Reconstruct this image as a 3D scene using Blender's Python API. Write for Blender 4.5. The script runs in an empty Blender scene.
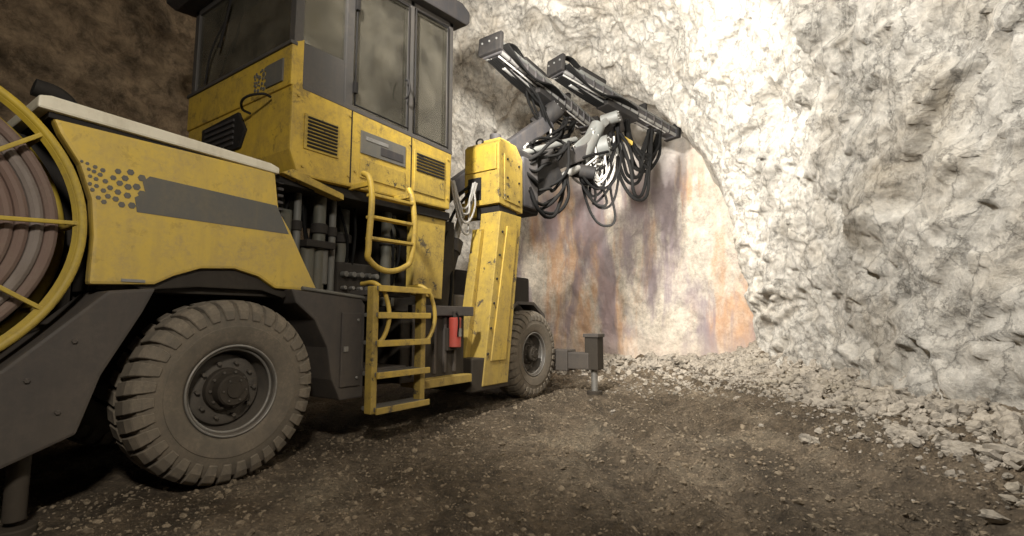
import bpy, bmesh, math, random
from mathutils import Vector, Matrix, noise
random.seed(7)
D=bpy.data; C=bpy.context; SC=C.scene
try:
    SC.view_settings.view_transform='Standard'
except Exception: pass

# ------------------------------------------------------------ materials
def newmat(name):
    m=D.materials.new(name); m.use_nodes=True
    nt=m.node_tree; b=nt.nodes['Principled BSDF']
    return m,nt,b
def N(nt,t,**k):
    n=nt.nodes.new(t)
    for a,v in k.items():
        if a in n.inputs: n.inputs[a].default_value=v
        else: setattr(n,a,v)
    return n
def ramp(nt,src,stops):
    r=nt.nodes.new('ShaderNodeValToRGB')
    e=r.color_ramp.elements
    while len(e)<len(stops): e.new(0.5)
    for i,(p,c) in enumerate(stops):
        e[i].position=p; e[i].color=(c[0],c[1],c[2],1) if not isinstance(c,(int,float)) else (c,c,c,1)
    nt.links.new(src,r.inputs[0]); return r
def mix(nt,fac,a,b,mode='MIX'):
    m=nt.nodes.new('ShaderNodeMix'); m.data_type='RGBA'; m.blend_type=mode
    for s,v in ((m.inputs[0],fac),(m.inputs[6],a),(m.inputs[7],b)):
        if hasattr(v,'links'): nt.links.new(v,s)
        elif isinstance(v,(int,float)): s.default_value=v
        else: s.default_value=(v[0],v[1],v[2],1)
    return m.outputs[2]
def coords(nt,scale=(1,1,1),rot=(0,0,0)):
    g=nt.nodes.new('ShaderNodeNewGeometry')
    mp=nt.nodes.new('ShaderNodeMapping'); mp.inputs['Scale'].default_value=scale; mp.inputs['Rotation'].default_value=rot
    nt.links.new(g.outputs['Position'],mp.inputs['Vector']); return mp.outputs[0]
def noise_n(nt,vec,scale,detail=6,rough=.6,dist=0):
    n=N(nt,'ShaderNodeTexNoise',Scale=scale,Detail=detail,Roughness=rough,Distortion=dist)
    nt.links.new(vec,n.inputs['Vector']); return n.outputs['Fac']
def bump(nt,b,h,strength=.3,dist=.02,prev=None):
    bp=N(nt,'ShaderNodeBump',Strength=strength,Distance=dist)
    nt.links.new(h,bp.inputs['Height'])
    if prev: nt.links.new(prev,bp.inputs['Normal'])
    nt.links.new(bp.outputs[0],b.inputs['Normal']); return bp.outputs[0]
def zrange(nt,v,axis,a,b,c,d):
    g=nt.nodes.new('ShaderNodeSeparateXYZ'); nt.links.new(v,g.inputs[0])
    mr=N(nt,'ShaderNodeMapRange'); 
    for i,x in enumerate((a,b,c,d)): mr.inputs[i+1].default_value=x
    nt.links.new(g.outputs[axis],mr.inputs[0]); return mr.outputs[0]
def paint(name,col,dirt=(.16,.12,.08),amt=.5,rough=.45,metal=0,scale=3,bs=.15,chips=0,dust=.3,spec=None):
    m,nt,b=newmat(name)
    v=coords(nt)
    n1=noise_n(nt,v,scale,8,.7); n2=noise_n(nt,v,scale*9,6,.7)
    r1=ramp(nt,n1,[(.40,0),(.70,1)]); r2=ramp(nt,n2,[(.40,.3),(.65,1)])
    f=mix(nt,1.0,r1.outputs[0],r2.outputs[0],'MULTIPLY')
    f2=mix(nt,1.0,f,(amt,amt,amt),'MULTIPLY')
    c=mix(nt,f2,col,dirt)
    vs=coords(nt,(6,6,.7)); n3=noise_n(nt,vs,2,4,.6)
    r3=ramp(nt,n3,[(.48,0),(.75,.7)])
    c=mix(nt,r3.outputs[0],c,tuple(x*.6+y*.3 for x,y in zip(col,dirt)))
    if chips:
        n4=noise_n(nt,v,5.5,10,.75,.3); r4=ramp(nt,n4,[(.57,0),(.62,chips)])
        c=mix(nt,r4.outputs[0],c,(.04,.032,.022))
    if dust:
        zf=zrange(nt,v,2,.3,2.6,1.0,.08)
        rd=ramp(nt,noise_n(nt,v,1.7,7,.7),[(.35,.15),(.65,dust)])
        c=mix(nt,mix(nt,1,zf,rd.outputs[0],'MULTIPLY'),c,(.27,.215,.15))
    nt.links.new(c,b.inputs['Base Color'])
    rr=ramp(nt,n1,[(.3,rough),(.8,min(1,rough+.35))]); nt.links.new(rr.outputs[0],b.inputs['Roughness'])
    b.inputs['Metallic'].default_value=metal
    if spec is not None: b.inputs['Specular IOR Level'].default_value=spec
    bump(nt,b,n2,bs,.004)
    return m
YEL=paint('yellow_paint',(.59,.415,.065),(.30,.24,.14),.8,.42,scale=4,chips=.2)
YELC=paint('cab_yellow_paint',(.52,.35,.04),(.13,.10,.06),.9,.45,scale=4,chips=.5)
YELR=paint('reel_yellow_paint',(.48,.345,.03),(.16,.12,.05),.8,.45)
YELD=paint('worn_yellow_paint',(.45,.31,.045),(.10,.075,.04),1.0,.5,scale=4,chips=.95)
DG=paint('dark_grey_paint',(.032,.032,.036),(.13,.105,.085),.45,.5,dust=.25,spec=.3)
CABG=paint('cab_frame_grey',(.052,.050,.049),(.14,.115,.09),.5,.45)
MG=paint('band_grey_paint',(.09,.09,.085),(.26,.21,.12),.35,.5,dust=.15)
BLK=paint('black_parts',(.010,.010,.011),(.06,.05,.04),.4,.6,dust=.15,spec=.2)
WHT=paint('cream_cover',(.68,.64,.52),(.36,.30,.2),.6,.45)
STL=paint('bare_steel',(.30,.30,.29),(.10,.08,.06),.8,.4,.5)
GRY=paint('machine_grey',(.10,.105,.10),(.08,.06,.045),.7,.5)
OLV=paint('olive_grey',(.055,.06,.05),(.12,.10,.07),.8,.5,scale=6)
WGR=paint('wheel_rim_grey',(.045,.045,.045),(.14,.115,.09),.7,.45,scale=6,dust=.2)
RUB=paint('tyre_rubber',(.08,.072,.06),(.24,.195,.145),.9,.8,scale=5,bs=.4)
LUG=paint('tyre_tread_rubber',(.10,.09,.075),(.30,.245,.18),.9,.85,scale=6,bs=.4)
HOSB=paint('black_hose',(.004,.004,.004),(.02,.017,.014),.3,.7,dust=0,spec=.12)
HOSW=paint('light_hose',(.34,.33,.31),(.12,.10,.08),.7,.5,scale=6)
HOSR=paint('reel_hose',(.15,.095,.08),(.2,.16,.13),.8,.6,scale=6)
HOSG=paint('reel_hose_grey',(.20,.17,.155),(.12,.09,.075),.7,.6,scale=6)
RED=paint('red_paint',(.38,.03,.02),(.1,.05,.03),.5,.4,dust=.2)
def glassmat():
    m=D.materials.new('cab_glass'); m.use_nodes=True; nt=m.node_tree
    nt.nodes.clear()
    o=nt.nodes.new('ShaderNodeOutputMaterial'); t=nt.nodes.new('ShaderNodeBsdfTransparent'); g=nt.nodes.new('ShaderNodeBsdfGlossy')
    d=nt.nodes.new('ShaderNodeBsdfDiffuse'); d.inputs[0].default_value=(.34,.31,.24,1)
    t.inputs[0].default_value=(.84,.84,.78,1); g.inputs['Roughness'].default_value=.05
    fr=nt.nodes.new('ShaderNodeFresnel'); fr.inputs[0].default_value=1.5
    mx=nt.nodes.new('ShaderNodeMixShader'); nt.links.new(fr.outputs[0],mx.inputs[0]); nt.links.new(t.outputs[0],mx.inputs[1]); nt.links.new(g.outputs[0],mx.inputs[2])
    m2=nt.nodes.new('ShaderNodeMixShader')
    v=coords(nt); n=noise_n(nt,v,2,4,.6); r=ramp(nt,n,[(.35,.08),(.7,.28)])
    nt.links.new(r.outputs[0],m2.inputs[0]); nt.links.new(mx.outputs[0],m2.inputs[1]); nt.links.new(d.outputs[0],m2.inputs[2])
    nt.links.new(m2.outputs[0],o.inputs[0]); return m
GLS=glassmat()

def rockmat(name,c1,c2,c3,face=False,unlit_brown=None,bs=1.0):
    m,nt,b=newmat(name)
    v=coords(nt)
    n1=noise_n(nt,v,.5,8,.68,.6); n2=noise_n(nt,v,3.2,10,.74,.3); n3=noise_n(nt,v,14,8,.78)
    r1=ramp(nt,n1,[(.35,c1),(.52,c2),(.70,c3)])
    r2=ramp(nt,n2,[(.34,.5),(.56,1.0)])  # darker in the bump's hollows: cavity shade put into the rock colour
    c=mix(nt,.8,r1.outputs[0],r2.outputs[0],'MULTIPLY')
    r3=ramp(nt,n3,[(.32,.55),(.58,1.0)])
    c=mix(nt,.7,c,r3.outputs[0],'MULTIPLY')
    mp=nt.nodes.new('ShaderNodeMapping'); mp.vector_type='TEXTURE'
    mp.inputs['Rotation'].default_value=(-.55,.1,0); mp.inputs['Scale'].default_value=(.6,1.7,.6)
    nt.links.new(v,mp.inputs[0])
    w=N(nt,'ShaderNodeTexNoise',Scale=.8,Detail=12,Roughness=.66,Distortion=.5)
    nt.links.new(mp.outputs[0],w.inputs['Vector'])
    rs=ramp(nt,w.outputs['Fac'],[(.47,1.0),(.49,.4),(.515,1.0)])
    c=mix(nt,.3 if face else .6,c,rs.outputs[0],'MULTIPLY')
    # hairline fractures
    wn=N(nt,'ShaderNodeTexNoise',Scale=1.6,Detail=6,Roughness=.7); nt.links.new(v,wn.inputs['Vector'])
    va=nt.nodes.new('ShaderNodeVectorMath'); va.operation='MULTIPLY_ADD'; va.inputs[1].default_value=(.9,.9,.9)
    nt.links.new(wn.outputs['Color'],va.inputs[0]); nt.links.new(mp.outputs[0],va.inputs[2])
    vo=N(nt,'ShaderNodeTexVoronoi',feature='DISTANCE_TO_EDGE'); vo.inputs['Scale'].default_value=1.35
    nt.links.new(va.outputs[0],vo.inputs['Vector'])
    rc_=ramp(nt,vo.outputs['Distance'],[(0,.35),(.035,1.0)])
    c=mix(nt,.15 if face else .55,c,rc_.outputs[0],'MULTIPLY')
    if unlit_brown:
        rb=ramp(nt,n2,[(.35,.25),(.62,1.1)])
        c=mix(nt,zrange(nt,v,1,5.8,7.6,0,1),mix(nt,1,rb.outputs[0],unlit_brown,'MULTIPLY'),c)  # brown rock at the near end, its unlit darkness put into the colour
    if face:
        vz=coords(nt,(1.0,1.0,.18)); s1=noise_n(nt,vz,.62,7,.62,.5)
        q=ramp(nt,s1,[(.50,0),(.575,.65),(.68,.1)])
        c=mix(nt,q.outputs[0],c,(.52,.26,.11))
        s2=noise_n(nt,coords(nt,(1.2,1,.22),(0,.12,0)),.75,7,.62,.4)
        mp3=ramp(nt,s2,[(.46,0),(.55,.8)])
        c=mix(nt,mp3.outputs[0],c,(.26,.21,.235))
        c=mix(nt,zrange(nt,v,2,4.8,6.2,0,1),c,mix(nt,.7,(.64,.60,.54),r2.outputs[0],'MULTIPLY'))
        c=mix(nt,zrange(nt,v,2,1.0,.1,0,.45),c,(.60,.48,.38))
    nt.links.new(c,b.inputs['Base Color']); b.inputs['Roughness'].default_value=.95
    h=mix(nt,.5,n2,n3)
    p=bump(nt,b,w.outputs['Fac'],.35*bs,.2)
    if not face: p=bump(nt,b,rc_.outputs[0],.5*bs,.05,p)
    p=bump(nt,b,h,(1.0 if not face else .55)*bs,.08,p)
    return m
ROCK=rockmat('white_rock',(.58,.52,.43),(.71,.67,.60),(.52,.46,.37))
FACE=rockmat('tunnel_face_rock',(.66,.57,.46),(.70,.63,.53),(.62,.50,.42),True)
BROCK=rockmat('unlit_brown_rock',(.56,.50,.41),(.68,.64,.57),(.50,.44,.355),unlit_brown=(.42,.31,.20))
def dirtmat():
    m,nt,b=newmat('gravel_dirt')
    v=coords(nt)
    n1=noise_n(nt,v,.7,8,.68,.5); n2=noise_n(nt,v,9,10,.78); n3=noise_n(nt,v,40,6,.8)
    r1=ramp(nt,n1,[(.35,(.16,.115,.068)),(.52,(.30,.23,.155)),(.68,(.46,.38,.27))])
    # rut stripes along the traffic direction, rut shading put into the colour
    mt=nt.nodes.new('ShaderNodeMapping'); mt.vector_type='TEXTURE'; mt.inputs['Rotation'].default_value=(0,0,math.radians(-53.4)); mt.inputs['Scale'].default_value=(5.5,1,1)
    nt.links.new(v,mt.inputs[0]); nn=noise_n(nt,mt.outputs[0],2.2,7,.65,.2)
    rt=ramp(nt,nn,[(.38,.55),(.5,1.0),(.62,1.3)])
    r2=ramp(nt,n2,[(.35,.30),(.62,1.15)])
    c=mix(nt,.85,r1.outputs[0],r2.outputs[0],'MULTIPLY')
    c=mix(nt,.8,c,rt.outputs[0],'MULTIPLY')
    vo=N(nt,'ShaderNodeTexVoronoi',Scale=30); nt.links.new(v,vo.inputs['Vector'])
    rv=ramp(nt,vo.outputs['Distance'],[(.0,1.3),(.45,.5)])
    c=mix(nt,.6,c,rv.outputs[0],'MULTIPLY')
    nt.links.new(c,b.inputs['Base Color'])
    rr=ramp(nt,n1,[(.35,.55),(.6,.95)]); nt.links.new(rr.outputs[0],b.inputs['Roughness'])
    p=bump(nt,b,nn,.6,.12)
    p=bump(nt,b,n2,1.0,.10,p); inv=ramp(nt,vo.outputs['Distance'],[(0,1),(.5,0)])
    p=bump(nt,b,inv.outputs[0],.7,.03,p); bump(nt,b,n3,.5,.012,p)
    return m
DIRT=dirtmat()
RUBB=rockmat('rubble_rock',(.38,.33,.255),(.44,.39,.325),(.32,.27,.205),bs=.4)
PEB=rockmat('pebble_rock',(.25,.19,.125),(.31,.25,.175),(.20,.15,.10),bs=.3)

# ------------------------------------------------------------ mesh helpers
RIG=D.objects.new('drilling_rig',None); C.collection.objects.link(RIG)
def addobj(name,me,mat,parent=RIG,smooth=False):
    o=D.objects.new(name,me); C.collection.objects.link(o)
    if mat: me.materials.append(mat)
    if smooth:
        for p in me.polygons: p.use_smooth=True
    if parent: o.parent=parent
    return o
def finish(name,bm,mat,bev=0,parent=RIG,smooth=False,seg=2):
    bmesh.ops.recalc_face_normals(bm,faces=bm.faces)
    if bev>0:
        ed=[e for e in bm.edges if len(e.link_faces)==2 and e.calc_face_angle(0)>.5]
        bmesh.ops.bevel(bm,geom=ed,offset=bev,segments=seg,affect='EDGES',profile=.6)
    me=D.meshes.new(name); bm.to_mesh(me); bm.free()
    return addobj(name,me,mat,parent,smooth)
def box(name,x0,x1,y0,y1,z0,z1,mat,bev=.012,parent=RIG):
    bm=bmesh.new(); bmesh.ops.create_cube(bm,size=1)
    for v in bm.verts:
        v.co=Vector(((x0+x1)/2+v.co.x*(x1-x0),(y0+y1)/2+v.co.y*(y1-y0),(z0+z1)/2+v.co.z*(z1-z0)))
    return finish(name,bm,mat,bev,parent)
def prism(name,pts,x0,x1,mat,bev=.012,parent=RIG,axis='X'):
    bm=bmesh.new()
    def mk(a,u,w): return (a,u,w) if axis=='X' else (u,a,w)
    A=[bm.verts.new(mk(x0,u,w)) for u,w in pts]; B=[bm.verts.new(mk(x1,u,w)) for u,w in pts]
    bm.faces.new(A); bm.faces.new(B[::-1]); n=len(pts)
    for i in range(n): bm.faces.new((A[i],B[i],B[(i+1)%n],A[(i+1)%n]))
    return finish(name,bm,mat,bev,parent)
def frame_of(p0,p1):
    p0=Vector(p0);p1=Vector(p1); d=(p1-p0); L=d.length; d.normalize()
    up=Vector((0,0,1)) if abs(d.z)<.95 else Vector((1,0,0))
    s=d.cross(up).normalized(); u=s.cross(d).normalized()
    return p0,d,s,u,L
def obox(name,p0,p1,w,h,mat,bev=.01,so=0,uo=0,parent=RIG,taper=1):
    p0,d,s,u,L=frame_of(p0,p1)
    bm=bmesh.new(); vs=[]
    for t,k in ((0,1),(L,taper)):
        for a,b in ((-1,-1),(1,-1),(1,1),(-1,1)):
            vs.append(bm.verts.new(p0+d*t+s*(so+a*w/2*k)+u*(uo+b*h/2*k)))
    for f in ((0,1,2,3),(7,6,5,4),(0,4,5,1),(1,5,6,2),(2,6,7,3),(3,7,4,0)): bm.faces.new([vs[i] for i in f])
    return finish(name,bm,mat,bev,parent)
def lathe(name,prof,p0,dirv,mat,seg=48,parent=RIG,smooth=True):
    p0=Vector(p0); _,d,s,u,_L=frame_of(p0,p0+Vector(dirv))
    bm=bmesh.new(); rings=[]
    for x,r in prof:
        if r<1e-5: rings.append([bm.verts.new(p0+d*x)])
        else: rings.append([bm.verts.new(p0+d*x+s*(r*math.cos(2*math.pi*i/seg))+u*(r*math.sin(2*math.pi*i/seg))) for i in range(seg)])
    for a,b in zip(rings,rings[1:]):
        for i in range(seg):
            j=(i+1)%seg
            if len(a)==1 and len(b)==1: continue
            if len(a)==1: bm.faces.new((a[0],b[j],b[i]))
            elif len(b)==1: bm.faces.new((a[i],a[j],b[0]))
            else: bm.faces.new((a[i],a[j],b[j],b[i]))
    bmesh.ops.recalc_face_normals(bm,faces=bm.faces)
    me=D.meshes.new(name); bm.to_mesh(me); bm.free()
    o=addobj(name,me,mat,parent,smooth)
    if smooth:
        try: me.set_sharp_from_angle(angle=math.radians(35))
        except Exception: pass
    return o
def cyl(name,p0,p1,r,mat,seg=24,parent=RIG,r2=None):
    p0=Vector(p0);p1=Vector(p1);L=(p1-p0).length; r2=r if r2 is None else r2; c=min(.008,r*.2)
    return lathe(name,[(0,0),(0,r-c),(c,r),(L-c,r2),(L,r2-c),(L,0)],p0,p1-p0,mat,seg,parent)
def tube(name,pts,r,mat,parent=RIG,cyc=False,kind='BEZIER'):
    cu=D.curves.new(name,'CURVE'); cu.dimensions='3D'; cu.bevel_depth=r; cu.bevel_resolution=3; cu.resolution_u=10; cu.use_fill_caps=True
    sets=pts if isinstance(pts[0][0],(tuple,list,Vector)) else [pts]
    for ps in sets:
        if kind=='BEZIER':
            s=cu.splines.new('BEZIER'); s.bezier_points.add(len(ps)-1)
            for bp,p in zip(s.bezier_points,ps):
                bp.co=p; bp.handle_left_type=bp.handle_right_type='AUTO'
        else:
            s=cu.splines.new('POLY'); s.points.add(len(ps)-1)
            for bp,p in zip(s.points,ps): bp.co=(*p,1)
        s.use_cyclic_u=cyc
    o=D.objects.new(name,cu); C.collection.objects.link(o); cu.materials.append(mat); o.parent=parent
    return o
def torus(name,c,R,r,mat,parent=RIG,seg=96,rs=10,axis=(1,0,0)):
    prof=[(r*math.sin(2*math.pi*i/rs),R+r*math.cos(2*math.pi*i/rs)) for i in range(rs+1)]
    return lathe(name,prof,c,axis,mat,seg,parent)

# ------------------------------------------------------------ wheels
def wheel(tag,cx,cy,cz,out,s=1.0):
    c=Vector((cx,cy,cz)); ax=(out,0,0)
    P=[(-.17,.34),(-.205,.38),(-.218,.44),(-.222,.50),(-.215,.58),(-.19,.64),(-.12,.668),(0,.672),(.12,.668),(.19,.64),(.215,.58),(.222,.50),(.228,.495),(.228,.48),(.218,.44),(.212,.40),(.205,.38),(.2,.37),(.17,.34)]
    lathe(tag+'_tyre',P,c,ax,RUB,96)
    bm=bmesh.new(); _,d,sv,u,_L=frame_of(c,c+Vector(ax))
    Nl=34
    for side in (-1,1):
        sec=[(.012,.708),(.14,.704),(.193,.676),(.224,.62),(.230,.55),(.21,.545),(.185,.62),(.13,.655),(.012,.66)]
        for i in range(Nl):
            a0=2*math.pi*(i+(.5 if side>0 else 0))/Nl
            wd=2*math.pi/Nl*.76
            rows=[]
            for k in (0,1):
                row=[]
                for x,r in sec:
                    sk=.05*(x/.2)**1.2*1.0
                    ww=wd*(1 if r>.6 else .8)
                    a=a0+sk+(k-.5)*ww
                    row.append(bm.verts.new(c+d*(x*side)+sv*(r*math.cos(a))+u*(r*math.sin(a))))
                rows.append(row)
            A,B=rows; n=len(sec)
            bm.faces.new(A); bm.faces.new(B[::-1])
            for j in range(n): bm.faces.new((A[j],B[j],B[(j+1)%n],A[(j+1)%n]))
    finish(tag+'_tread_lugs',bm,LUG,.006,seg=1)
    lathe(tag+'_rim',[(-.15,.345),(.165,.35),(.195,.352),(.2,.34),(.19,.328),(.165,.322),(.10,.312),(.05,.30),(.0,.29),(.0,.0)],c,ax,WGR,64)
    torus(tag+'_rim_edge',c+Vector((out*.195,0,0)),.345,.009,STL)
    torus(tag+'_lock_ring',c+Vector((out*.15,0,0)),.318,.012,STL)
    lathe(tag+'_disc',[(.0,.285),(.045,.27),(.055,.25),(.055,.155),(.055,0)],c,ax,WGR,64)
    lathe(tag+'_hub',[(.05,.17),(.10,.165),(.11,.155),(.11,.125),(.19,.12),(.205,.108),(.205,.06),(.218,.055),(.218,0)],c,ax,BLK,48)
    bm=bmesh.new()
    for rr,nb,x,rb,hb in ((.215,10,.055,.016,.035),(.140,10,.11,.011,.016),(.085,6,.205,.008,.012)):
        for i in range(nb):
            a=2*math.pi*i/nb
            m=Matrix.Translation(c+d*(x+hb/2)+sv*rr*math.cos(a)+u*rr*math.sin(a))@Matrix.Rotation(math.pi/2,4,'Y')
            bmesh.ops.create_cone(bm,segments=6,radius1=rb,radius2=rb,depth=hb,matrix=m,cap_ends=True)
    finish(tag+'_bolts',bm,WGR)
wheel('rear_right_wheel',-4.22,2.06,.705,1)
wheel('front_right_wheel',-4.52,6.98,.70,1)
wheel('rear_left_wheel',-6.3,2.06,.705,-1)
wheel('front_left_wheel',-6.0,6.98,.70,-1)
cyl('rear_axle',(-6.1,2.06,.7),(-4.4,2.06,.7),.12,BLK); cyl('front_axle',(-5.9,6.98,.7),(-4.6,6.98,.7),.12,BLK)

# ------------------------------------------------------------ chassis
prism('main_chassis',[(-.8,.75),(3.0,.75),(3.1,.5),(5.6,.45),(6.0,.8),(8.0,.75),(8.0,1.15),(6.2,1.2),(5.4,1.45),(-.8,1.45)],-5.8,-4.75,BLK,.02)
FP=[(1.47,1.47),(1.2,1.44),(.74,.97),(.2,.74),(-.8,.74),(-.8,.38),(.78,.42),(1.10,.55),(1.20,.9),(1.40,1.3)]
prism('rear_frame_plate',FP,-4.5,-3.98,DG,.02)
prism('rear_frame_plate_left',FP,-6.5,-6.0,DG,.02)
for i,(y,z) in enumerate(((1.05,1.12),(.85,.9),(1.0,.7),(.5,.6))): cyl('rear_frame_bolt_%d'%i,(-3.98,y,z),(-3.965,y,z),.016,DG,6)
box('rear_crossmember',-6.1,-4.4,-.8,.9,.42,.74,DG,.02)
cyl('rear_jack_leg',(-4.2,.90,.06),(-4.2,.90,.6),.055,BLK); cyl('rear_jack_foot',(-4.2,.90,-.03),(-4.2,.90,.03),.11,BLK)
prism('side_fender',[(2.50,1.52),(3.25,1.46),(3.3,1.4),(3.3,.5),(3.04,.5),(2.94,.7),(2.88,1.0),(2.74,1.25),(2.55,1.4)],-4.75,-4.02,DG,.015)
box('fender_hatch',-4.03,-4.0,3.02,3.25,.62,1.32,DG,.01)
box('fender_hatch_latch',-4.0,-3.985,3.04,3.09,.95,1.0,STL,.004)
for i,z in enumerate((.7,1.25)): cyl('fender_bolt_%d'%i,(-4.0,3.2,z),(-3.985,3.2,z),.015,STL,6)
tube('fender_top_rail',[(-4.02,2.6,1.53),(-4.02,3.28,1.47)],.018,GRY)
prism('wheel_arch',[(1.35,1.5),(1.45,1.46),(1.8,1.5),(2.3,1.5),(2.5,1.44),(2.6,1.5),(2.6,1.7),(1.35,1.7)],-4.6,-4.14,BLK,.01)
box('belly_tank',-4.75,-4.15,3.9,5.0,.55,1.35,BLK,.03)
box('tank_step_plate',-4.4,-4.02,4.15,5.0,.48,.58,YELD,.01)
box('tank_side_rail',-4.15,-4.08,4.0,5.1,1.3,1.42,DG,.01)
for i in range(5): box('tank_rib_%d'%i,-4.16,-4.12,4.05+i*.18,4.09+i*.18,.62,1.28,DG,.006)

# ------------------------------------------------------------ hood
rear=[(1.13,1.8),(1.105,2.04),(1.03,2.26),(.92,2.43),(.88,2.52)]
prism('hood_side_panel',[(1.13,1.48),(1.50,1.50),(1.62,1.57),(1.8,1.64),(2.05,1.66),(2.25,1.61),(2.4,1.52),(2.82,1.51),(2.66,1.78),(2.51,2.05),(2.40,2.2),(2.35,2.53)]+rear[::-1],-4.2,-4.1,YEL,.022)
prism('hood_core',[(1.2,1.45),(2.7,1.45),(2.35,2.2),(2.3,2.52),(1.2,2.52)],-6.2,-4.2,BLK,.01)
prism('hood_side_panel_left',[(1.13,1.48),(2.82,1.51),(2.51,2.05),(2.35,2.53),(.88,2.52)],-6.3,-6.2,YEL,.02)
prism('hood_top_cover',[(.80,2.56),(2.38,2.52),(2.38,2.575),(2.3,2.60),(.86,2.655),(.80,2.64)],-6.25,-4.085,WHT,.015)
prism('hood_top_seam',[(.86,2.52),(2.36,2.49),(2.36,2.525),(.86,2.56)],-6.2,-4.115,BLK,.004)
prism('hood_band',[(1.36,2.0),(2.50,2.005),(2.375,2.24),(1.42,2.27),(1.38,2.22),(1.40,2.15),(1.34,2.1)],-4.104,-4.097,MG,0)
bm=bmesh.new()
random.seed(3); cs=[]
for i in range(400):
    t=random.random(); y=1.385-t*.37; z=2.03+random.random()*.25
    r=.007+.019*(1-t)**.8
    if t>.45 and random.random()<.5: continue
    if any((y-a)**2+(z-b)**2<(r+q+.003)**2 for a,b,q in cs): continue
    if (y-.13)**2+(z-1.8)**2<1.03: continue
    cs.append((y,z,r))
    bmesh.ops.create_cone(bm,segments=6,radius1=r,radius2=r,depth=.006,cap_ends=True,matrix=Matrix.Translation((-4.099,y,z))@Matrix.Rotation(math.pi/2,4,'Y'))
finish('hood_band_dots',bm,MG)
box('hood_plate',-4.102,-4.094,1.30,1.44,1.51,1.53,STL,0)
tube('exhaust_pipe',[(-4.5,1.05,2.6),(-4.5,1.05,2.72),(-4.5,.98,2.80),(-4.5,.85,2.82)],.06,BLK)
tube('hood_grab_rail',[(-5.6,1.2,2.6),(-5.6,1.2,2.85),(-5.6,2.1,2.85),(-5.6,2.1,2.6)],.02,BLK)
box('engine_rear_body',-6.2,-4.62,-.7,1.18,.8,2.52,BLK,.03)
for i in range(7): box('hood_front_fin_%d'%i,-4.6,-4.16,2.42,2.47,2.1+i*.06,2.125+i*.06,DG,.004)

# ------------------------------------------------------------ hose reel
rc=Vector((-4.06,.13,1.8))
torus('reel_outer_rim',rc,.93,.026,YELR,rs=12)
torus('reel_outer_rim_back',rc+Vector((-.46,0,0)),.93,.03,YELR,rs=12)
torus('reel_mid_ring',rc,.52,.02,YELR,rs=10)
lathe('reel_back_disc',[(0,0),(0,.92),(.02,.92),(.02,0)],rc+Vector((-.50,0,0)),(1,0,0),BLK,64)
lathe('reel_rim_band',[(-.01,.885),(.012,.905),(.012,.93),(-.01,.93),(-.01,.885)],rc,(1,0,0),YELR,96)
for i in range(10):
    a=math.radians(4+36*i)
    e=rc+Vector((.0,math.cos(a)*.92,math.sin(a)*.92)); s=rc+Vector((.02,math.cos(a)*.14,math.sin(a)*.14))
    obox('reel_spoke_%d'%i,s,e,.026,.026,YELR,.006)
    k=e+Vector((-.46,0,0)); 
    cyl('reel_cross_bar_%d'%i,e,k,.018,YELD,12)
cyl('reel_hub',rc+Vector((-.48,0,0)),rc+Vector((.06,0,0)),.16,YELD,32)
for l in range(4):
    for i in range(8):
        R=.80-.068*i
        torus('reel_hose_%d_%d'%(l,i),rc+Vector((-.09-.085*l,.0,0)),R,.036,HOSG if (i%3==1) else HOSR,seg=72,rs=10)
prism('reel_bracket',[(-.5,.7),(.9,.7),(.3,1.7),(.0,1.7)],-4.66,-4.58,DG,.01)

# ------------------------------------------------------------ cab
X0,X1=-6.15,-4.10
def cabz(y): return 4.78+(y-2.47)*.12
prism('cab_lower_body',[(2.47,2.78),(2.56,2.56),(4.63,2.62),(4.66,3.36),(2.47,3.42)],X0,X1,YELC,.02)
box('cab_rear_panel',X0,X1,2.45,2.56,3.38,3.78,YELC,.015)
box('cab_rear_badge_patch',-4.50,-4.22,2.435,2.452,3.44,3.66,MG,.003)
bm=bmesh.new(); random.seed(5); cs=[]
for i in range(120):
    r=.010+.014*random.random(); x=-4.52-random.random()*.2; z=3.45+random.random()*.2
    if any((x-a)**2+(z-b)**2<(r+q+.003)**2 for a,b,q in cs): continue
    cs.append((x,z,r))
    bmesh.ops.create_cone(bm,segments=6,radius1=r,radius2=r,depth=.01,cap_ends=True,matrix=Matrix.Translation((x,2.447,z))@Matrix.Rotation(math.pi/2,4,'X'))
finish('cab_rear_dots',bm,MG)
prism('cab_rear_opening',[(-5.75,2.95),(-4.95,2.95),(-4.85,3.12),(-5.0,3.33),(-5.75,3.30)],2.44,2.5,BLK,.01,axis='Y')
for i in range(5): box('cab_rear_louvre_%d'%i,-5.65,-5.05,2.425,2.45,3.0+i*.06,3.03+i*.06,DG,.004)
box('cab_rear_sill',X0-.01,X1+.01,2.43,2.5,3.765,3.80,CABG,.008)
tube('cab_rear_grab',[(-4.75,2.44,3.25),(-4.75,2.36,3.27),(-4.4,2.36,3.33),(-4.4,2.44,3.33)],.012,BLK)
def post(name,y,x,w=.08,z0=3.38,mat=CABG,lean=0):
    prism(name,[(y,z0),(y+w,z0),(y+w+lean,cabz(y)+.1),(y+lean,cabz(y)+.1)],x-.045,x+.045,mat,.01)
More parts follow.
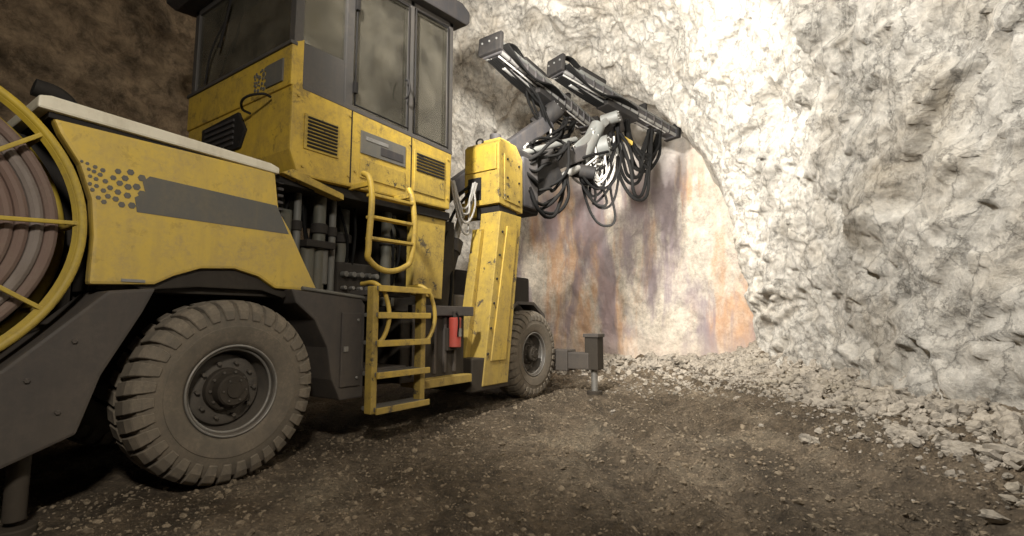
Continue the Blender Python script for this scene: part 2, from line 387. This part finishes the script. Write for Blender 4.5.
for tag,x in (('right',X1-.045),('left',X0+.045)):
    sg=1 if tag=='right' else -1
    prism('cab_%s_corner_post_low'%tag,[(2.47,3.38),(2.57,3.38),(2.57,3.86),(2.47,3.80)],x-.046,x+.046,YELC,.01)
    post('cab_%s_corner_post'%tag,2.47,x,.09,3.78)
    post('cab_%s_post_b'%tag,3.03,x,.10)
    post('cab_%s_post_c'%tag,3.90,x,.07)
    post('cab_%s_front_post'%tag,4.58,x,.08)
    prism('cab_%s_top_rail'%tag,[(2.47,cabz(2.47)-.02),(4.66,cabz(4.66)-.02),(4.66,cabz(4.66)+.14),(2.47,cabz(2.47)+.14)],x-.045,x+.045,CABG,.01)
    prism('cab_%s_sill'%tag,[(2.57,3.38),(4.66,3.33),(4.66,3.38),(2.57,3.43)],x-.045,x+.05,CABG,.008)
    prism('cab_%s_kick_panel'%tag,[(2.57,3.42),(3.04,3.41),(3.04,3.86),(2.57,3.84)],x-.03,x+.035,CABG,.01)
    for nm,a,b,zb in (('rear',2.57,3.03,3.85),('door',3.13,3.90,3.41),('front',3.97,4.58,3.37)):
        prism('cab_%s_%s_glass'%(tag,nm),[(a,zb),(b,zb),(b,cabz(b)),(a,cabz(a))],x-.006,x+.006,GLS,0)
    xs=x+.048*sg
    tube('cab_%s_door_seal'%tag,[(xs,3.15,3.44),(xs,3.88,3.43),(xs,3.88,cabz(3.87)-.04),(xs,3.15,cabz(3.18)-.04)],.012,BLK,cyc=True,kind='POLY')
    tube('cab_%s_front_seal'%tag,[(xs,3.99,3.41),(xs,4.56,3.40),(xs,4.56,cabz(4.5)-.04),(xs,3.99,cabz(4.)-.04)],.012,BLK,cyc=True,kind='POLY')
box('cab_rear_glass',X0+.09,X1-.09,2.50,2.512,3.80,cabz(2.47),GLS,0)
box('cab_front_glass',X0+.09,X1-.09,4.60,4.612,3.40,cabz(4.6),GLS,0)
box('cab_rear_top_rail',X0,X1,2.47,2.56,cabz(2.47)-.02,cabz(2.47)+.12,CABG,.01)
tube('cab_rear_wiper',[(-5.75,2.44,3.82),(-5.6,2.42,4.15),(-5.35,2.42,4.4)],.010,BLK)
obox('cab_rear_wiper_blade',(-5.45,2.43,4.15),(-5.25,2.43,4.65),.02,.02,BLK,.003)
prism('cab_roof',[(2.2,4.84),(2.3,4.80),(4.8,5.10),(4.85,5.16),(4.85,5.3),(4.7,5.36),(2.3,5.04),(2.2,4.98)],-6.28,-3.98,DG,.02)
prism('operator_seat',[(3.1,3.3),(3.8,3.3),(3.8,3.5),(3.3,3.55),(3.2,4.25),(3.05,4.25)],-5.4,-4.85,BLK,.04)
prism('operator_console',[(4.0,3.3),(4.5,3.3),(4.5,3.9),(4.3,3.95)],-5.7,-4.7,GRY,.03)
box('cab_vent_frame',-4.11,-4.085,2.60,2.98,2.82,3.16,YELD,.008)
for i in range(9): box('cab_vent_slat_%d'%i,-4.09,-4.072,2.63,2.95,2.845+i*.034,2.862+i*.034,BLK,.002)
box('cab_name_plate',-4.102,-4.088,3.24,3.86,2.96,3.20,MG,.004)
box('cab_name_plate_stripe',-4.09,-4.082,3.30,3.60,3.11,3.15,STL,.002)
box('cab_name_plate_panel',-4.09,-4.082,3.50,3.82,3.0,3.09,DG,.002)
box('cab_lower_hatch',-4.105,-4.086,3.24,3.86,2.70,2.90,YELD,.006)
box('cab_front_vent_panel',-4.105,-4.086,4.0,4.52,2.72,3.22,YELD,.008)
for i in range(6): box('cab_front_vent_slat_%d'%i,-4.09,-4.075,4.03,4.50,2.97+i*.038,2.99+i*.038,BLK,.002)
for i in range(2): box('cab_side_hinge_%d'%i,-4.1,-4.06,3.12,3.16,3.55+i*.9,3.67+i*.9,BLK,.006)
for i,(y,z) in enumerate(((2.53,3.3),(3.1,3.3),(3.18,2.75),(3.93,2.7),(3.93,3.25),(4.58,3.25),(4.58,2.75),(2.6,2.65),(3.1,2.68))): cyl('cab_bolt_%d'%i,(-4.1,y,z),(-4.085,y,z),.014,YELD,6)
box('cab_panel_seam_rear',-4.104,-4.097,3.12,3.135,2.62,3.40,BLK,0)
box('cab_panel_seam_front',-4.104,-4.097,3.95,3.965,2.64,3.38,BLK,0)
tube('cab_door_handle',[(-4.07,3.82,3.75),(-4.03,3.82,3.77),(-4.03,3.82,3.95),(-4.07,3.82,3.97)],.012,BLK)
prism('cab_deck',[(2.35,2.46),(4.7,2.50),(4.7,2.60),(2.35,2.56)],-6.1,-4.16,BLK,.01)
prism('cab_deck_lip',[(2.4,2.54),(3.05,2.42),(3.05,2.48),(2.5,2.60)],-4.2,-4.08,YELD,.008)
box('cab_pedestal_rear',-5.7,-4.7,2.75,3.0,1.4,2.5,OLV,.02)
for i,(x,y,r) in enumerate(((-4.38,2.75,.035),(-4.36,2.98,.06),(-4.40,3.16,.035),(-4.42,3.9,.06),(-4.5,4.05,.05),(-4.7,3.5,.08))):
    cyl('cab_support_strut_%d'%i,(x,y,1.4),(x,y,2.5),r,OLV if i%2 else GRY,20)
    cyl('cab_strut_collar_%d'%i,(x,y,2.1),(x,y,2.2),r*1.35,BLK,20)
box('valve_block',-4.7,-4.35,3.2,3.75,1.45,1.85,BLK,.02)
for i in range(5): cyl('valve_spool_%d'%i,(-4.35,3.26+.1*i,1.72),(-4.27,3.26+.1*i,1.72),.03,GRY,12)
for i in range(5): cyl('valve_fitting_%d'%i,(-4.35,3.26+.1*i,1.58),(-4.28,3.26+.1*i,1.58),.02,STL,8)
box('hydraulic_box',-4.75,-4.38,2.58,2.70,1.6,2.3,OLV,.02)
box('hydraulic_filter_head',-4.5,-4.25,2.78,3.1,1.95,2.02,BLK,.01)
cyl('hydraulic_filter',(-4.36,2.86,1.52),(-4.36,2.86,1.95),.065,OLV); cyl('hydraulic_filter_second',(-4.36,3.02,1.60),(-4.36,3.02,1.95),.06,GRY)
prism('ladder_back_panel',[(4.12,1.55),(4.62,1.5),(4.68,2.62),(4.12,2.60)],-4.32,-4.2,YELD,.015)
box('mid_body_block',-5.9,-4.5,4.1,5.2,1.3,2.6,BLK,.04)
random.seed(11)
hs=[]
for i in range(14):
    y0=2.55+random.random()*1.5; hs.append([(-4.40-random.random()*.2,y0,2.48),(-4.34-random.random()*.15,y0+random.uniform(-.12,.12),2.0+random.uniform(-.2,.25)),(-4.42,y0+random.uniform(-.2,.2),1.48)])
tube('under_cab_hoses',hs,.015,HOSB)

# ------------------------------------------------------------ ladders
def bar(name,p0,p1,w,h,mat=YEL): return obox(name,p0,p1,w,h,mat,.006)
tube('upper_ladder_rails',[[(-3.95,3.17,2.70),(-3.86,3.17,2.64),(-3.84,3.17,1.94),(-3.86,3.19,1.84),(-3.86,3.70,1.82),(-3.84,3.74,1.92),(-3.84,3.74,2.52),(-3.9,3.74,2.66)]],.03,YELC)
for i,z in enumerate((2.47,2.25,2.04)): bar('upper_ladder_rung_%d'%i,(-3.85,3.17,z),(-3.85,3.74,z+.01),.09,.03,YELC)
for i,y in enumerate((3.17,3.74)): bar('upper_ladder_bracket_%d'%i,(-4.15,y,2.58),(-3.86,y,2.58),.04,.05,YELC)
for y,t in ((3.27,'rear'),(3.92,'front')):
    prism('lower_ladder_%s_rail'%t,[(y-.035,.36),(y+.035,.36),(y+.035,1.58),(y-.035,1.58)],-3.92,-3.82,YELD,.012)
    tube('lower_ladder_%s_handrail'%t,[(-3.85,y,1.0),(-3.80,y+.08,1.08),(-3.80,y+.10,1.48),(-3.85,y+.02,1.60),(-4.05,y,1.61)],.022,YELC)
for i,z in enumerate((1.56,1.30,1.03,.73,.40)):
    box('lower_ladder_step_%d'%i,-4.0,-3.75,3.27,3.94,z-.02,z+.02,GRY,.008)
    box('lower_ladder_step_edge_%d'%i,-3.765,-3.74,3.24,3.95,z-.035,z+.025,YELC if i<4 else YELD,.006)
bar('lower_ladder_top_mount',(-4.2,3.55,1.52),(-3.95,3.55,1.52),.6,.05,DG)
bar('lower_ladder_low_mount',(-4.75,3.55,.75),(-3.95,3.55,.75),.5,.05,DG)
cyl('extinguisher_body',(-4.05,4.70,.92),(-4.05,4.70,1.28),.075,RED); cyl('extinguisher_valve',(-4.05,4.70,1.28),(-4.05,4.70,1.36),.03,BLK)
tube('extinguisher_hose',[(-4.05,4.70,1.34),(-3.97,4.66,1.3),(-3.97,4.66,1.05)],.01,HOSB)
box('extinguisher_bracket',-4.2,-4.08,4.60,4.80,.88,1.15,BLK,.01)
box('extinguisher_label',-4.0,-3.972,4.67,4.73,1.05,1.15,HOSW,.002)

# ------------------------------------------------------------ boom column
prism('boom_column',[(5.30,.38),(5.88,.38),(6.24,2.80),(5.70,2.80)],-4.44,-4.08,YELD,.012)
prism('boom_column_side_plate',[(5.46,.7),(5.80,.7),(6.10,2.6),(5.84,2.6)],-4.085,-4.06,YELC,.008)
prism('boom_column_rear_plate',[(5.20,.5),(5.31,.5),(5.66,2.55),(5.58,2.55)],-4.50,-4.34,YELD,.01)
for i in range(6):
    t=i/5; cyl('column_bolt_%d'%i,(-4.08,5.40+.33*t,.8+1.7*t),(-4.06,5.40+.33*t,.8+1.7*t),.018,BLK,6)
box('boom_column_foot',-4.95,-4.1,5.1,5.95,.32,.75,BLK,.02)
prism('column_neck',[(5.74,2.74),(6.2,2.74),(6.2,2.96),(5.74,2.96)],-4.6,-4.14,BLK,.01)
prism('boom_column_head',[(5.68,2.92),(6.30,2.86),(6.30,3.70),(6.12,3.88),(5.74,3.88),(5.68,3.82)],-4.74,-4.10,YELD,.012)
prism('boom_head_side_plate',[(5.80,2.98),(6.22,2.95),(6.22,3.62),(5.80,3.68)],-4.105,-4.08,YELD,.01)
prism('boom_head_rear_lid',[(5.655,3.42),(5.69,3.42),(5.69,3.80),(5.655,3.80)],-4.70,-4.14,YELC,.008)
box('boom_head_cap',-4.56,-4.22,5.86,6.14,3.87,3.97,YELD,.015)
cyl('boom_head_pin',(-4.4,6.0,3.95),(-4.4,6.0,4.08),.09,DG)
tube('boom_head_lifting_eye',[(-4.6,5.8,3.88),(-4.6,5.8,3.96),(-4.5,5.8,3.96),(-4.5,5.8,3.88)],.014,BLK)
prism('boom_head_notch',[(5.66,3.0),(5.70,3.0),(5.70,3.34),(5.66,3.34)],-4.66,-4.42,BLK,.01)
box('boom_head_bracket',-4.8,-4.55,5.55,5.9,2.75,2.95,YELD,.015)
for i,(y,z) in enumerate(((5.86,3.04),(6.16,3.02),(6.16,3.56),(5.86,3.6),(6.16,3.3),(5.86,3.32))): cyl('head_bolt_%d'%i,(-4.08,y,z),(-4.062,y,z),.018,BLK,6)
cyl('lift_cylinder_barrel',(-4.66,5.02,1.35),(-4.68,5.40,2.35),.10,BLK); cyl('lift_cylinder_rod',(-4.68,5.40,2.35),(-4.70,5.62,2.95),.05,STL)
cyl('lift_cylinder_collar',(-4.67,5.34,2.2),(-4.68,5.41,2.38),.12,DG)
box('column_link_beam',-5.8,-4.5,5.2,6.1,1.1,1.6,DG,.03)
box('front_body',-5.9,-4.8,5.3,7.6,1.1,2.0,BLK,.05)
box('twin_column_left',-5.8,-5.4,5.4,6.0,1.5,3.3,YELD,.03)
box('front_jack_beam',-5.6,-3.72,7.72,7.98,.42,.70,DG,.02)
box('front_jack_beam_sleeve',-4.5,-4.1,7.68,8.02,.38,.74,DG,.02)
box('front_jack_sleeve',-3.80,-3.56,7.74,7.98,.42,1.0,BLK,.015)
box('front_jack_cap',-3.82,-3.54,7.72,8.0,.96,1.02,DG,.01)
cyl('front_jack_rod',(-3.68,7.86,.06),(-3.68,7.86,.45),.055,STL); cyl('front_jack_pad',(-3.68,7.86,0),(-3.68,7.86,.07),.13,BLK)
box('front_bumper',-5.9,-4.6,7.7,7.95,.7,1.2,DG,.02)
prism('front_mudguard',[(6.2,1.0),(6.35,1.35),(6.7,1.55),(7.2,1.55),(7.55,1.35),(7.65,1.1),(7.6,1.1),(7.5,1.3),(7.18,1.5),(6.72,1.5),(6.4,1.32),(6.25,1.0)],-4.74,-4.46,DG,.004)

# ------------------------------------------------------------ booms and feeds
box('boom_mount_block',-4.75,-4.2,6.30,6.95,2.95,3.95,BLK,.05)
box('boom_mount_plate',-4.25,-4.12,6.36,6.8,3.0,3.8,DG,.03)
obox('boom_turret',(-4.5,6.8,3.5),(-4.4,7.6,4.0),.5,.6,BLK,.05)
obox('boom_arm',(-4.4,7.2,3.85),(-4.15,8.7,4.55),.26,.28,DG,.03)
obox('boom_arm_inner',(-4.15,8.6,4.5),(-4.1,9.2,4.8),.2,.2,STL,.02)
obox('boom_arm_left',(-5.5,6.2,3.4),(-5.0,8.6,5.3),.28,.3,DG,.03)
cyl('boom_lift_cylinder',(-4.35,7.0,3.4),(-4.15,8.3,4.1),.07,STL)
cyl('boom_swing_cylinder',(-4.6,7.0,4.1),(-4.3,8.5,4.75),.06,GRY)
for i,(p,q,r,m) in enumerate((((-4.4,8.9,4.6),(-3.8,9.0,4.7),.2,GRY),((-4.2,8.5,4.3),(-4.0,8.9,5.1),.15,GRY),((-4.1,9.1,4.9),(-3.9,9.4,5.4),.13,BLK),((-4.05,9.2,5.3),(-3.7,9.25,5.35),.12,GRY),((-5.2,8.5,5.2),(-4.8,8.7,5.6),.2,BLK),((-4.3,8.3,4.1),(-3.9,8.5,4.0),.13,BLK),((-4.3,8.9,3.9),(-4.05,8.95,4.4),.09,STL),((-4.0,9.4,4.5),(-3.8,9.6,4.9),.09,GRY))):
    cyl('boom_knuckle_%d'%i,p,q,r,m,28)
    dv=(Vector(q)-Vector(p)).normalized()
    for k in range(8):
        a=k*math.pi/4; _p,_d,s_,u_,_l=frame_of(p,q)
        c0=Vector(q)+s_*math.cos(a)*r*.75+u_*math.sin(a)*r*.75
        cyl('knuckle_bolt_%d_%d'%(i,k),c0,c0+dv*.02,.014,STL,6)
obox('boom_wrist_bracket',(-4.1,8.9,4.9),(-3.95,9.9,5.45),.22,.35,DG,.03)
obox('boom_yellow_link',(-3.92,9.5,5.12),(-3.72,10.0,5.0),.07,.1,YELD,.02)
obox('boom_side_link',(-4.2,8.3,4.5),(-3.85,9.0,5.2),.08,.14,GRY,.02)
def feed(tag,p0,p1,w=.26,h=.18,drill=.35):
    p0,d,s,u,L=frame_of(p0,p1)
    P=lambda t,a,b: p0+d*t+s*a+u*b
    obox(tag+'_beam',P(0,0,0),P(L,0,0),w,h,DG,.015)
    for k in (-1,1):
        obox('%s_rail_%d'%(tag,k),P(0,k*w*.52,h*.45),P(L,k*w*.52,h*.45),.04,.04,GRY,.006)
        obox('%s_low_rail_%d'%(tag,k),P(.05,k*w*.5,-h*.5),P(L-.05,k*w*.5,-h*.5),.045,.06,STL,.006)
    n=int(L/.28)
    for i in range(n+1):
        t=i*L/n*.98+.02
        obox('%s_rib_%d'%(tag,i),P(t,0,-h*.1),P(t+.04,0,-h*.1),w*1.18,h*1.15,DG,.005)
    obox(tag+'_tail_plate',P(-.06,0,.06),P(0.03,0,.06),w*1.5,.34,BLK,.02)
    for k in (-.16,0,.16): cyl('%s_tail_bolt_%d'%(tag,int(k*100)),P(-.08,k,.1),P(-.05,k,.1),.02,GRY,8)
    obox(tag+'_nose_plate',P(L-.03,0,.06),P(L+.1,0,.06),w*1.4,.36,BLK,.03)
    cyl(tag+'_drill_steel',P(L*drill,0,h/2+.11),P(L+.35,0,h/2+.11),.028,STL,16)
    cyl(tag+'_bit',P(L+.33,0,h/2+.11),P(L+.42,0,h/2+.11),.05,STL,16)
    obox(tag+'_rock_drill',P(L*drill-.75,0,h/2+.12),P(L*drill,0,h/2+.12),.2,.2,BLK,.03)
    obox(tag+'_drill_cradle',P(L*drill-.85,0,h/2+.03),P(L*drill+.1,0,h/2+.03),.34,.06,GRY,.01)
    obox(tag+'_mid_centralizer',P(L*.68,0,h/2+.08),P(L*.68+.1,0,h/2+.08),.26,.26,BLK,.02)
    obox(tag+'_support_bracket',P(L*.35,0,-h/2-.1),P(L*.62,0,-h/2-.1),w*1.1,.14,BLK,.02)
    cyl(tag+'_feed_cylinder',P(L*.1,.0,-h/2-.08),P(L*.6,.0,-h/2-.08),.045,STL,16)
    for k in (-.09,.09): cyl('%s_hydraulic_pipe_%d'%(tag,k>0),P(L*.03,k,-h/2-.03),P(L*.9,k,-h/2-.03),.018,HOSW,10)
    hs=[]
    for k in range(5):
        o=.03*k
        hs.append([P(.05,w*.6+o,.0),P(L*.2,w*.75+o,-.16-o),P(L*.42,w*.7+o,-.1),P(L*.6,w*.6,-.02)])
        hs.append([P(.1,-w*.4+o*1.5,-h/2-.05),P(L*.3,-w*.4+o*1.5,-h/2-.14),P(L*.6,-w*.3+o,-h/2-.12)])
        if k<3: hs.append([P(L*drill-.7,.05*k-.1,h/2+.24),P(L*drill-1.0,.05*k-.1,h/2+.32),P(max(.0,L*drill-1.4),.05*k-.1,h/2+.12)])
    tube(tag+'_hoses',hs,.02,HOSB)
feed('right_feed',(-4.60,8.3,6.20),(-3.45,12.0,5.78),w=.3)
feed('left_feed',(-5.05,6.75,6.05),(-4.95,10.5,5.80),drill=.45,w=.34,h=.2)
random.seed(21)
def hang(a,b,sag,j=.1):
    a=Vector(a);b=Vector(b); J=lambda:Vector((random.uniform(-j,j),random.uniform(-j,j),random.uniform(-j,j)))
    m=(a+b)/2; return [a+J()*.4,(a*.85+b*.15)+Vector((0,0,-sag*.6))+J(),m+Vector((0,0,-sag))+J(),(a*.15+b*.85)+Vector((0,0,-sag*.6))+J(),b+J()*.4]
tube('right_boom_black_hoses',[hang((-3.85,9.5,5.3),(-3.55,10.7,5.45),.95+.12*i,.14) for i in range(6)]+[hang((-3.8,9.9,5.5),(-3.5,11.2,5.6),.6+.1*i,.1) for i in range(5)],.036,HOSB)
tube('right_boom_light_hoses',[hang((-4.2,8.2+.1*i,4.5),(-3.85,9.2,4.9),.45+.12*i,.2) for i in range(5)]+[hang((-4.0,8.7,4.9),(-3.8,9.2,4.6),.5+.1*i,.2) for i in range(4)],.022,HOSW)
tube('right_boom_dark_hoses',[hang((-4.2,7.9+.1*i,4.5),(-3.85,9.3,5.0),.5+.11*i,.2) for i in range(10)],.026,HOSB)
tube('boom_mount_black_hoses',[hang((-4.2,6.4,3.7),(-4.1,7.8,4.4),-.1+.13*i,.12) for i in range(7)]+[hang((-4.15,6.5,3.3),(-4.1,7.7,3.8),.2+.1*i,.12) for i in range(6)],.028,HOSB)
tube('left_feed_black_hoses',[hang((-5.0,7.6+.1*i,6.0),(-4.9,9.6,5.6),.3+.12*i,.1) for i in range(7)],.025,HOSB)
tube('boom_link_light_hoses',[hang((-4.6,7.2,4.3),(-4.9,8.5,5.1),.1+.08*i,.14) for i in range(2)],.022,HOSW)
tube('boom_link_black_hoses',[hang((-4.5,7.2,4.3),(-4.6,8.7,5.3),.05+.1*i,.14) for i in range(6)],.024,HOSB)
tube('cab_front_white_cables',[hang((-4.35,4.95,3.1),(-4.4,5.5,3.2),.35+.07*i,.06) for i in range(6)],.014,HOSW)
tube('column_hoses',[[(-4.6,5.0,1.4),(-4.5,4.9,2.0),(-4.55,5.2,2.7),(-4.6,5.6,3.1)],[(-4.65,4.9,1.4),(-4.55,4.8,2.1),(-4.6,5.1,2.8),(-4.6,5.6,3.2)],[(-4.6,5.1,1.0),(-4.4,5.0,1.5),(-4.55,5.2,2.0)]],.022,HOSB)

# ------------------------------------------------------------ rock chamber
def lerp(a,b,t): return a+(b-a)*t
def sstep(a,b,x):
    t=max(0,min(1,(x-a)/(b-a))); return t*t*(3-2*t)
YF=13.2; YR=11.9
def section(y):
    if y>=YR:
        k=sstep(YR,YF,y)
        return (-1.75-.15*k,-9.1,7.15-.1*k)
    r=-1.55-(y-YR)*.452
    flare=1-math.exp(-(YR-y)*.9)
    H=7.15+1.0*flare+(YR-y)*.14
    return (min(r,4.6)-.2*(1-flare),-9.1-.3*flare,H)
def surf(th,y):
    r,l,H=section(y); c=(r+l)/2; w=(r-l)/2
    ct=math.cos(th); st=math.sin(th)
    x=c+w*math.copysign(abs(ct)**.85,ct); z=H*max(st,0)**.9
    return Vector((x,y,z-.3*(1-st)))
bd=Vector((.30,-.82,.50)).normalized(); bn=bd.cross(Vector((1,0,0))).normalized(); bt=bd.cross(bn).normalized()
def bed(P): return Vector((P.dot(bd),P.dot(bn),P.dot(bt)))
def rv(p,s):
    return Vector((noise.noise(p*7.31+Vector((s,0,0))),noise.noise(p*7.31+Vector((0,s,9))),noise.noise(p*7.31+Vector((5,3,s)))))*2.2
def facet(q,s,soft):
    dd,pp=noise.voronoi(q)
    k=min(1,(dd[1]-dd[0])*soft)
    return (q-pp[0]).dot(rv(pp[0],s))*k
def disp(P,amp=1.0):
    q=bed(P)
    wq=Vector((q.x*.5,q.y*1.1,q.z*.8))+noise.noise_vector(P*.9)*.4
    f=facet(wq,3.0,5)*.25
    f+=noise.ridged_multi_fractal(Vector((q.x*.6,q.y*1.3,q.z*1.0))+noise.noise_vector(P*.7)*.3,.8,2.1,6,1.0,2.0)*.08
    q2=Vector((q.x*1.5,q.y*3.0,q.z*2.2))+noise.noise_vector(P*2.0)*.35
    f+=facet(q2,8.0,7)*.11
    q3=Vector((q.x*4,q.y*7,q.z*6))+noise.noise_vector(P*5)*.4
    f+=facet(q3,5.0,7)*.045
    f+=noise.fractal(P*.35,1.0,2.0,3)*.28
    f+=noise.fractal(P*3.0,.6,2.1,5)*.035
    return f*amp
def grid(name,vs,nu,nv,mat,smooth=True):
    me=D.meshes.new(name)
    fs=[(i*nv+j,(i+1)*nv+j,(i+1)*nv+j+1,i*nv+j+1) for i in range(nu-1) for j in range(nv-1)]
    me.from_pydata(vs,[],fs); me.update()
    return addobj(name,me,mat,None,smooth)
def wallpart(name,t0,t1,nt_,ys,mat,amp):
    vs=[]
    for y in ys:
        for j in range(nt_):
            th=lerp(t0,t1,j/(nt_-1))
            p=surf(th,y); e=.01
            n=(surf(th+e,y)-surf(th-e,y)).cross(surf(th,y+e)-surf(th,y-e)).normalized()
            cin=Vector((-4.5,y,2.5))-p
            if n.dot(cin)<0: n=-n
            a=amp*(1-.72*sstep(YR-.4,YR+.3,y))
            vs.append(p+n*(disp(p,a)))
    return grid(name,vs,len(ys),nt_,mat)
ysf=[]; y=-5.0
while y<YF-.001:
    ysf.append(y); y+= .16 if y<3 else (.034 if y>4.5 else .06)
ysf.append(YF)
ysl=[]; y=-5.0
while y<YF-.001:
    ysl.append(y); y+= .16 if (y<0 or y>7) else .06
ysl.append(YF)
wallpart('wall_right',0,math.radians(62),270,ysf,ROCK,1.0)
wallpart('ceiling',math.radians(61.5),math.radians(128),170,ysf,ROCK,1.0)
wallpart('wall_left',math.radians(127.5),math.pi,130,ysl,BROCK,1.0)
vs=[];nt_=220;nr=110
for i in range(nr):
    t=i/(nr-1)
    for j in range(nt_):
        th=math.pi*j/(nt_-1)
        p=surf(th,YF); c=Vector(((section(YF)[0]+section(YF)[1])/2,YF,0))
        q=c+(p-c)*(1-t); e=1-(1-t)**6
        q.y+=.35*e
        vs.append(q+Vector((0,-1,0))*disp(Vector((q.x,YF,q.z)),.28))
grid('wall_back',vs,nr,nt_,FACE)
# floor
def rightx(y): return section(min(y,YF))[0]
def floor_z(x,y):
    d=rightx(y)-x
    z=.42*math.exp(-max(d,0)/.55)+.12*math.exp(-max(d,0)/1.6)
    z+=.22*sstep(11.2,13.2,y)
    f=sstep(-3.7,-2.6,x) if y<8.2 else 1.0
    P=Vector((x,y,0))
    rt=Vector((x*.80+y*.594,(-x*.594+y*.80)*.18,0))
    z+=(noise.noise(rt*2.6)*.065+noise.noise(rt*6)*.035+noise.noise(P*.8)*.05)*(.2+.8*f)
    z+=noise.fractal(P*4,.5,2.1,5)*.042*(.45+.55*f)
    ac=(x+1.1)*.80+(y-6.0)*.594; al=-(x+1.1)*.594+(y-6.0)*.80
    ac+=.12*math.sin(al*.7)
    for c0 in (-1.75,-1.15,.0,.55,1.05):
        g=math.exp(-((ac-c0)/.2)**4)
        if g>.01:
            brk=.5+.5*noise.noise(Vector((al*.6,c0*5,0)))*1.6
            z+=g*(-.06+.032*math.sin((al+abs(ac-c0)*.8)*2*math.pi/.2)*max(0,brk))*f
        z+=.04*math.exp(-((abs(ac-c0)-.26)/.06)**2)*f*(.6+.8*noise.noise(P*3))
    return z
def fgrid(name,x0,x1,y0,y1,st):
    nx=int((x1-x0)/st)+1; ny=int((y1-y0)/st)+1
    vs=[(x0+i*st,y0+j*st,floor_z(x0+i*st,y0+j*st)) for i in range(nx) for j in range(ny)]
    return grid(name,vs,nx,ny,DIRT)
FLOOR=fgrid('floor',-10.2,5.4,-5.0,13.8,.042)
random.seed(4)
def template(sub,seed):
    b=bmesh.new(); bmesh.ops.create_icosphere(b,subdivisions=sub,radius=.6)
    off=Vector((seed*3.7,seed*1.9,0)); vs=[]
    for v in b.verts:
        n=v.co.normalized(); k=noise.noise(n*1.3+off)*.6+noise.noise(n*3+off)*.2
        vs.append(v.co*(1+k))
    b.verts.index_update(); fs=[[v.index for v in f.verts] for f in b.faces]; b.free(); return vs,fs
T={s:[template(s,i) for i in range(14)] for s in (1,2,3)}
class Pile:
    def __init__(s): s.v=[];s.f=[]
    def rock(s,x,y,sz,sink=.25):
        z=floor_z(x,y); sub=1 if sz<.035 else (2 if sz<.14 else 3)
        vs,fs=random.choice(T[sub])
        m=Matrix.Translation((x,y,z+sz*(.45-sink)))@Matrix.Rotation(random.random()*6.3,4,'Z')@Matrix.Rotation(random.random()*6.3,4,'X')@Matrix.Diagonal((sz,sz*random.uniform(.55,.95),sz*random.uniform(.4,.8),1))
        o=len(s.v); s.v.extend([m@v for v in vs]); s.f.extend([[i+o for i in f] for f in fs])
    def done(s,name,mat,parent=None):
        me=D.meshes.new(name); me.from_pydata(s.v,[],s.f); me.update(); return addobj(name,me,mat,parent)
P1=Pile()
for i in range(5400):
    y=random.uniform(3.0,12.6); d=abs(random.gauss(0,.55))
    x=rightx(y)-.05-d; s=min(.24,.02+random.expovariate(1/.034))*(1 if d<.8 else .55)
    P1.rock(x,y,s)
for i in range(1600):
    x=random.uniform(-6.5,-1.6); y=13.1-abs(random.gauss(0,.8)); P1.rock(x,y,min(.26,.03+random.expovariate(1/.045)))
for i in range(2000):
    x=random.gauss(-2.4,1.1); y=random.gauss(10.4,1.1)
    if x<rightx(y): P1.rock(x,y,min(.14,.015+random.expovariate(1/.02)))
P1.done('rock_rubble',RUBB)
P2=Pile()
for i in range(26000):
    y=.6+9.5*random.random()**1.3; x=random.uniform(-4.6,rightx(y)-.2)
    if x>y*1.3+1: continue
    P2.rock(x,y,min(.06,.007+random.expovariate(1/.008)),.33)
P2.done('gravel',PEB,FLOOR)

# ------------------------------------------------------------ lights
def light(name,kind,loc,energy,col=(1,1,1),size=.3,target=None,spot=None,blend=.6):
    l=D.lights.new(name,kind); l.energy=energy; l.color=col
    if kind=='AREA': l.shape='DISK'; l.size=size
    else: l.shadow_soft_size=size
    if spot: l.spot_size=math.radians(spot); l.spot_blend=blend
    o=D.objects.new(name,l); C.collection.objects.link(o); o.location=loc
    if target: o.rotation_euler=(Vector(target)-Vector(loc)).to_track_quat('-Z','Y').to_euler()
    return o
light('face_floodlight','SPOT',(-3.4,5.2,5.2),2350,(1,.955,.88),.14,(-4.2,13,5.0),135,.7)
light('face_fill_light','SPOT',(-3.0,8.2,3.4),800,(1,.95,.87),.12,(-4.4,13.4,3.0),125,.8)  # fill spot without a fixture, added to brighten the tunnel face
light('chamber_fill_light','SPOT',(-2.6,1.2,5.4),3700,(1,.965,.90),.14,(-.4,9.8,3.2),120,.9)  # unseen spot added for more even light on walls, ceiling and floor
light('rear_fill_light','SPOT',(1.2,-1.2,4.6),1000,(1,.92,.80),.3,(-4.4,3.2,1.8),88,.8)  # unseen fill added behind the camera to light the rig's side
W=D.worlds.new('mine_ambient'); SC.world=W; W.use_nodes=True
W.node_tree.nodes['Background'].inputs[0].default_value=(.9,.83,.70,1); W.node_tree.nodes['Background'].inputs[1].default_value=.05

# ------------------------------------------------------------ camera
cam=D.cameras.new('camera'); co=D.objects.new('camera',cam); C.collection.objects.link(co)
cam.sensor_width=36; cam.lens=500/1024*36; cam.clip_start=.05
co.location=(0,0,1.25)
p=math.atan(52/500); a=math.radians(34.3)
co.rotation_euler=(math.pi/2+p,0,a)
SC.camera=co
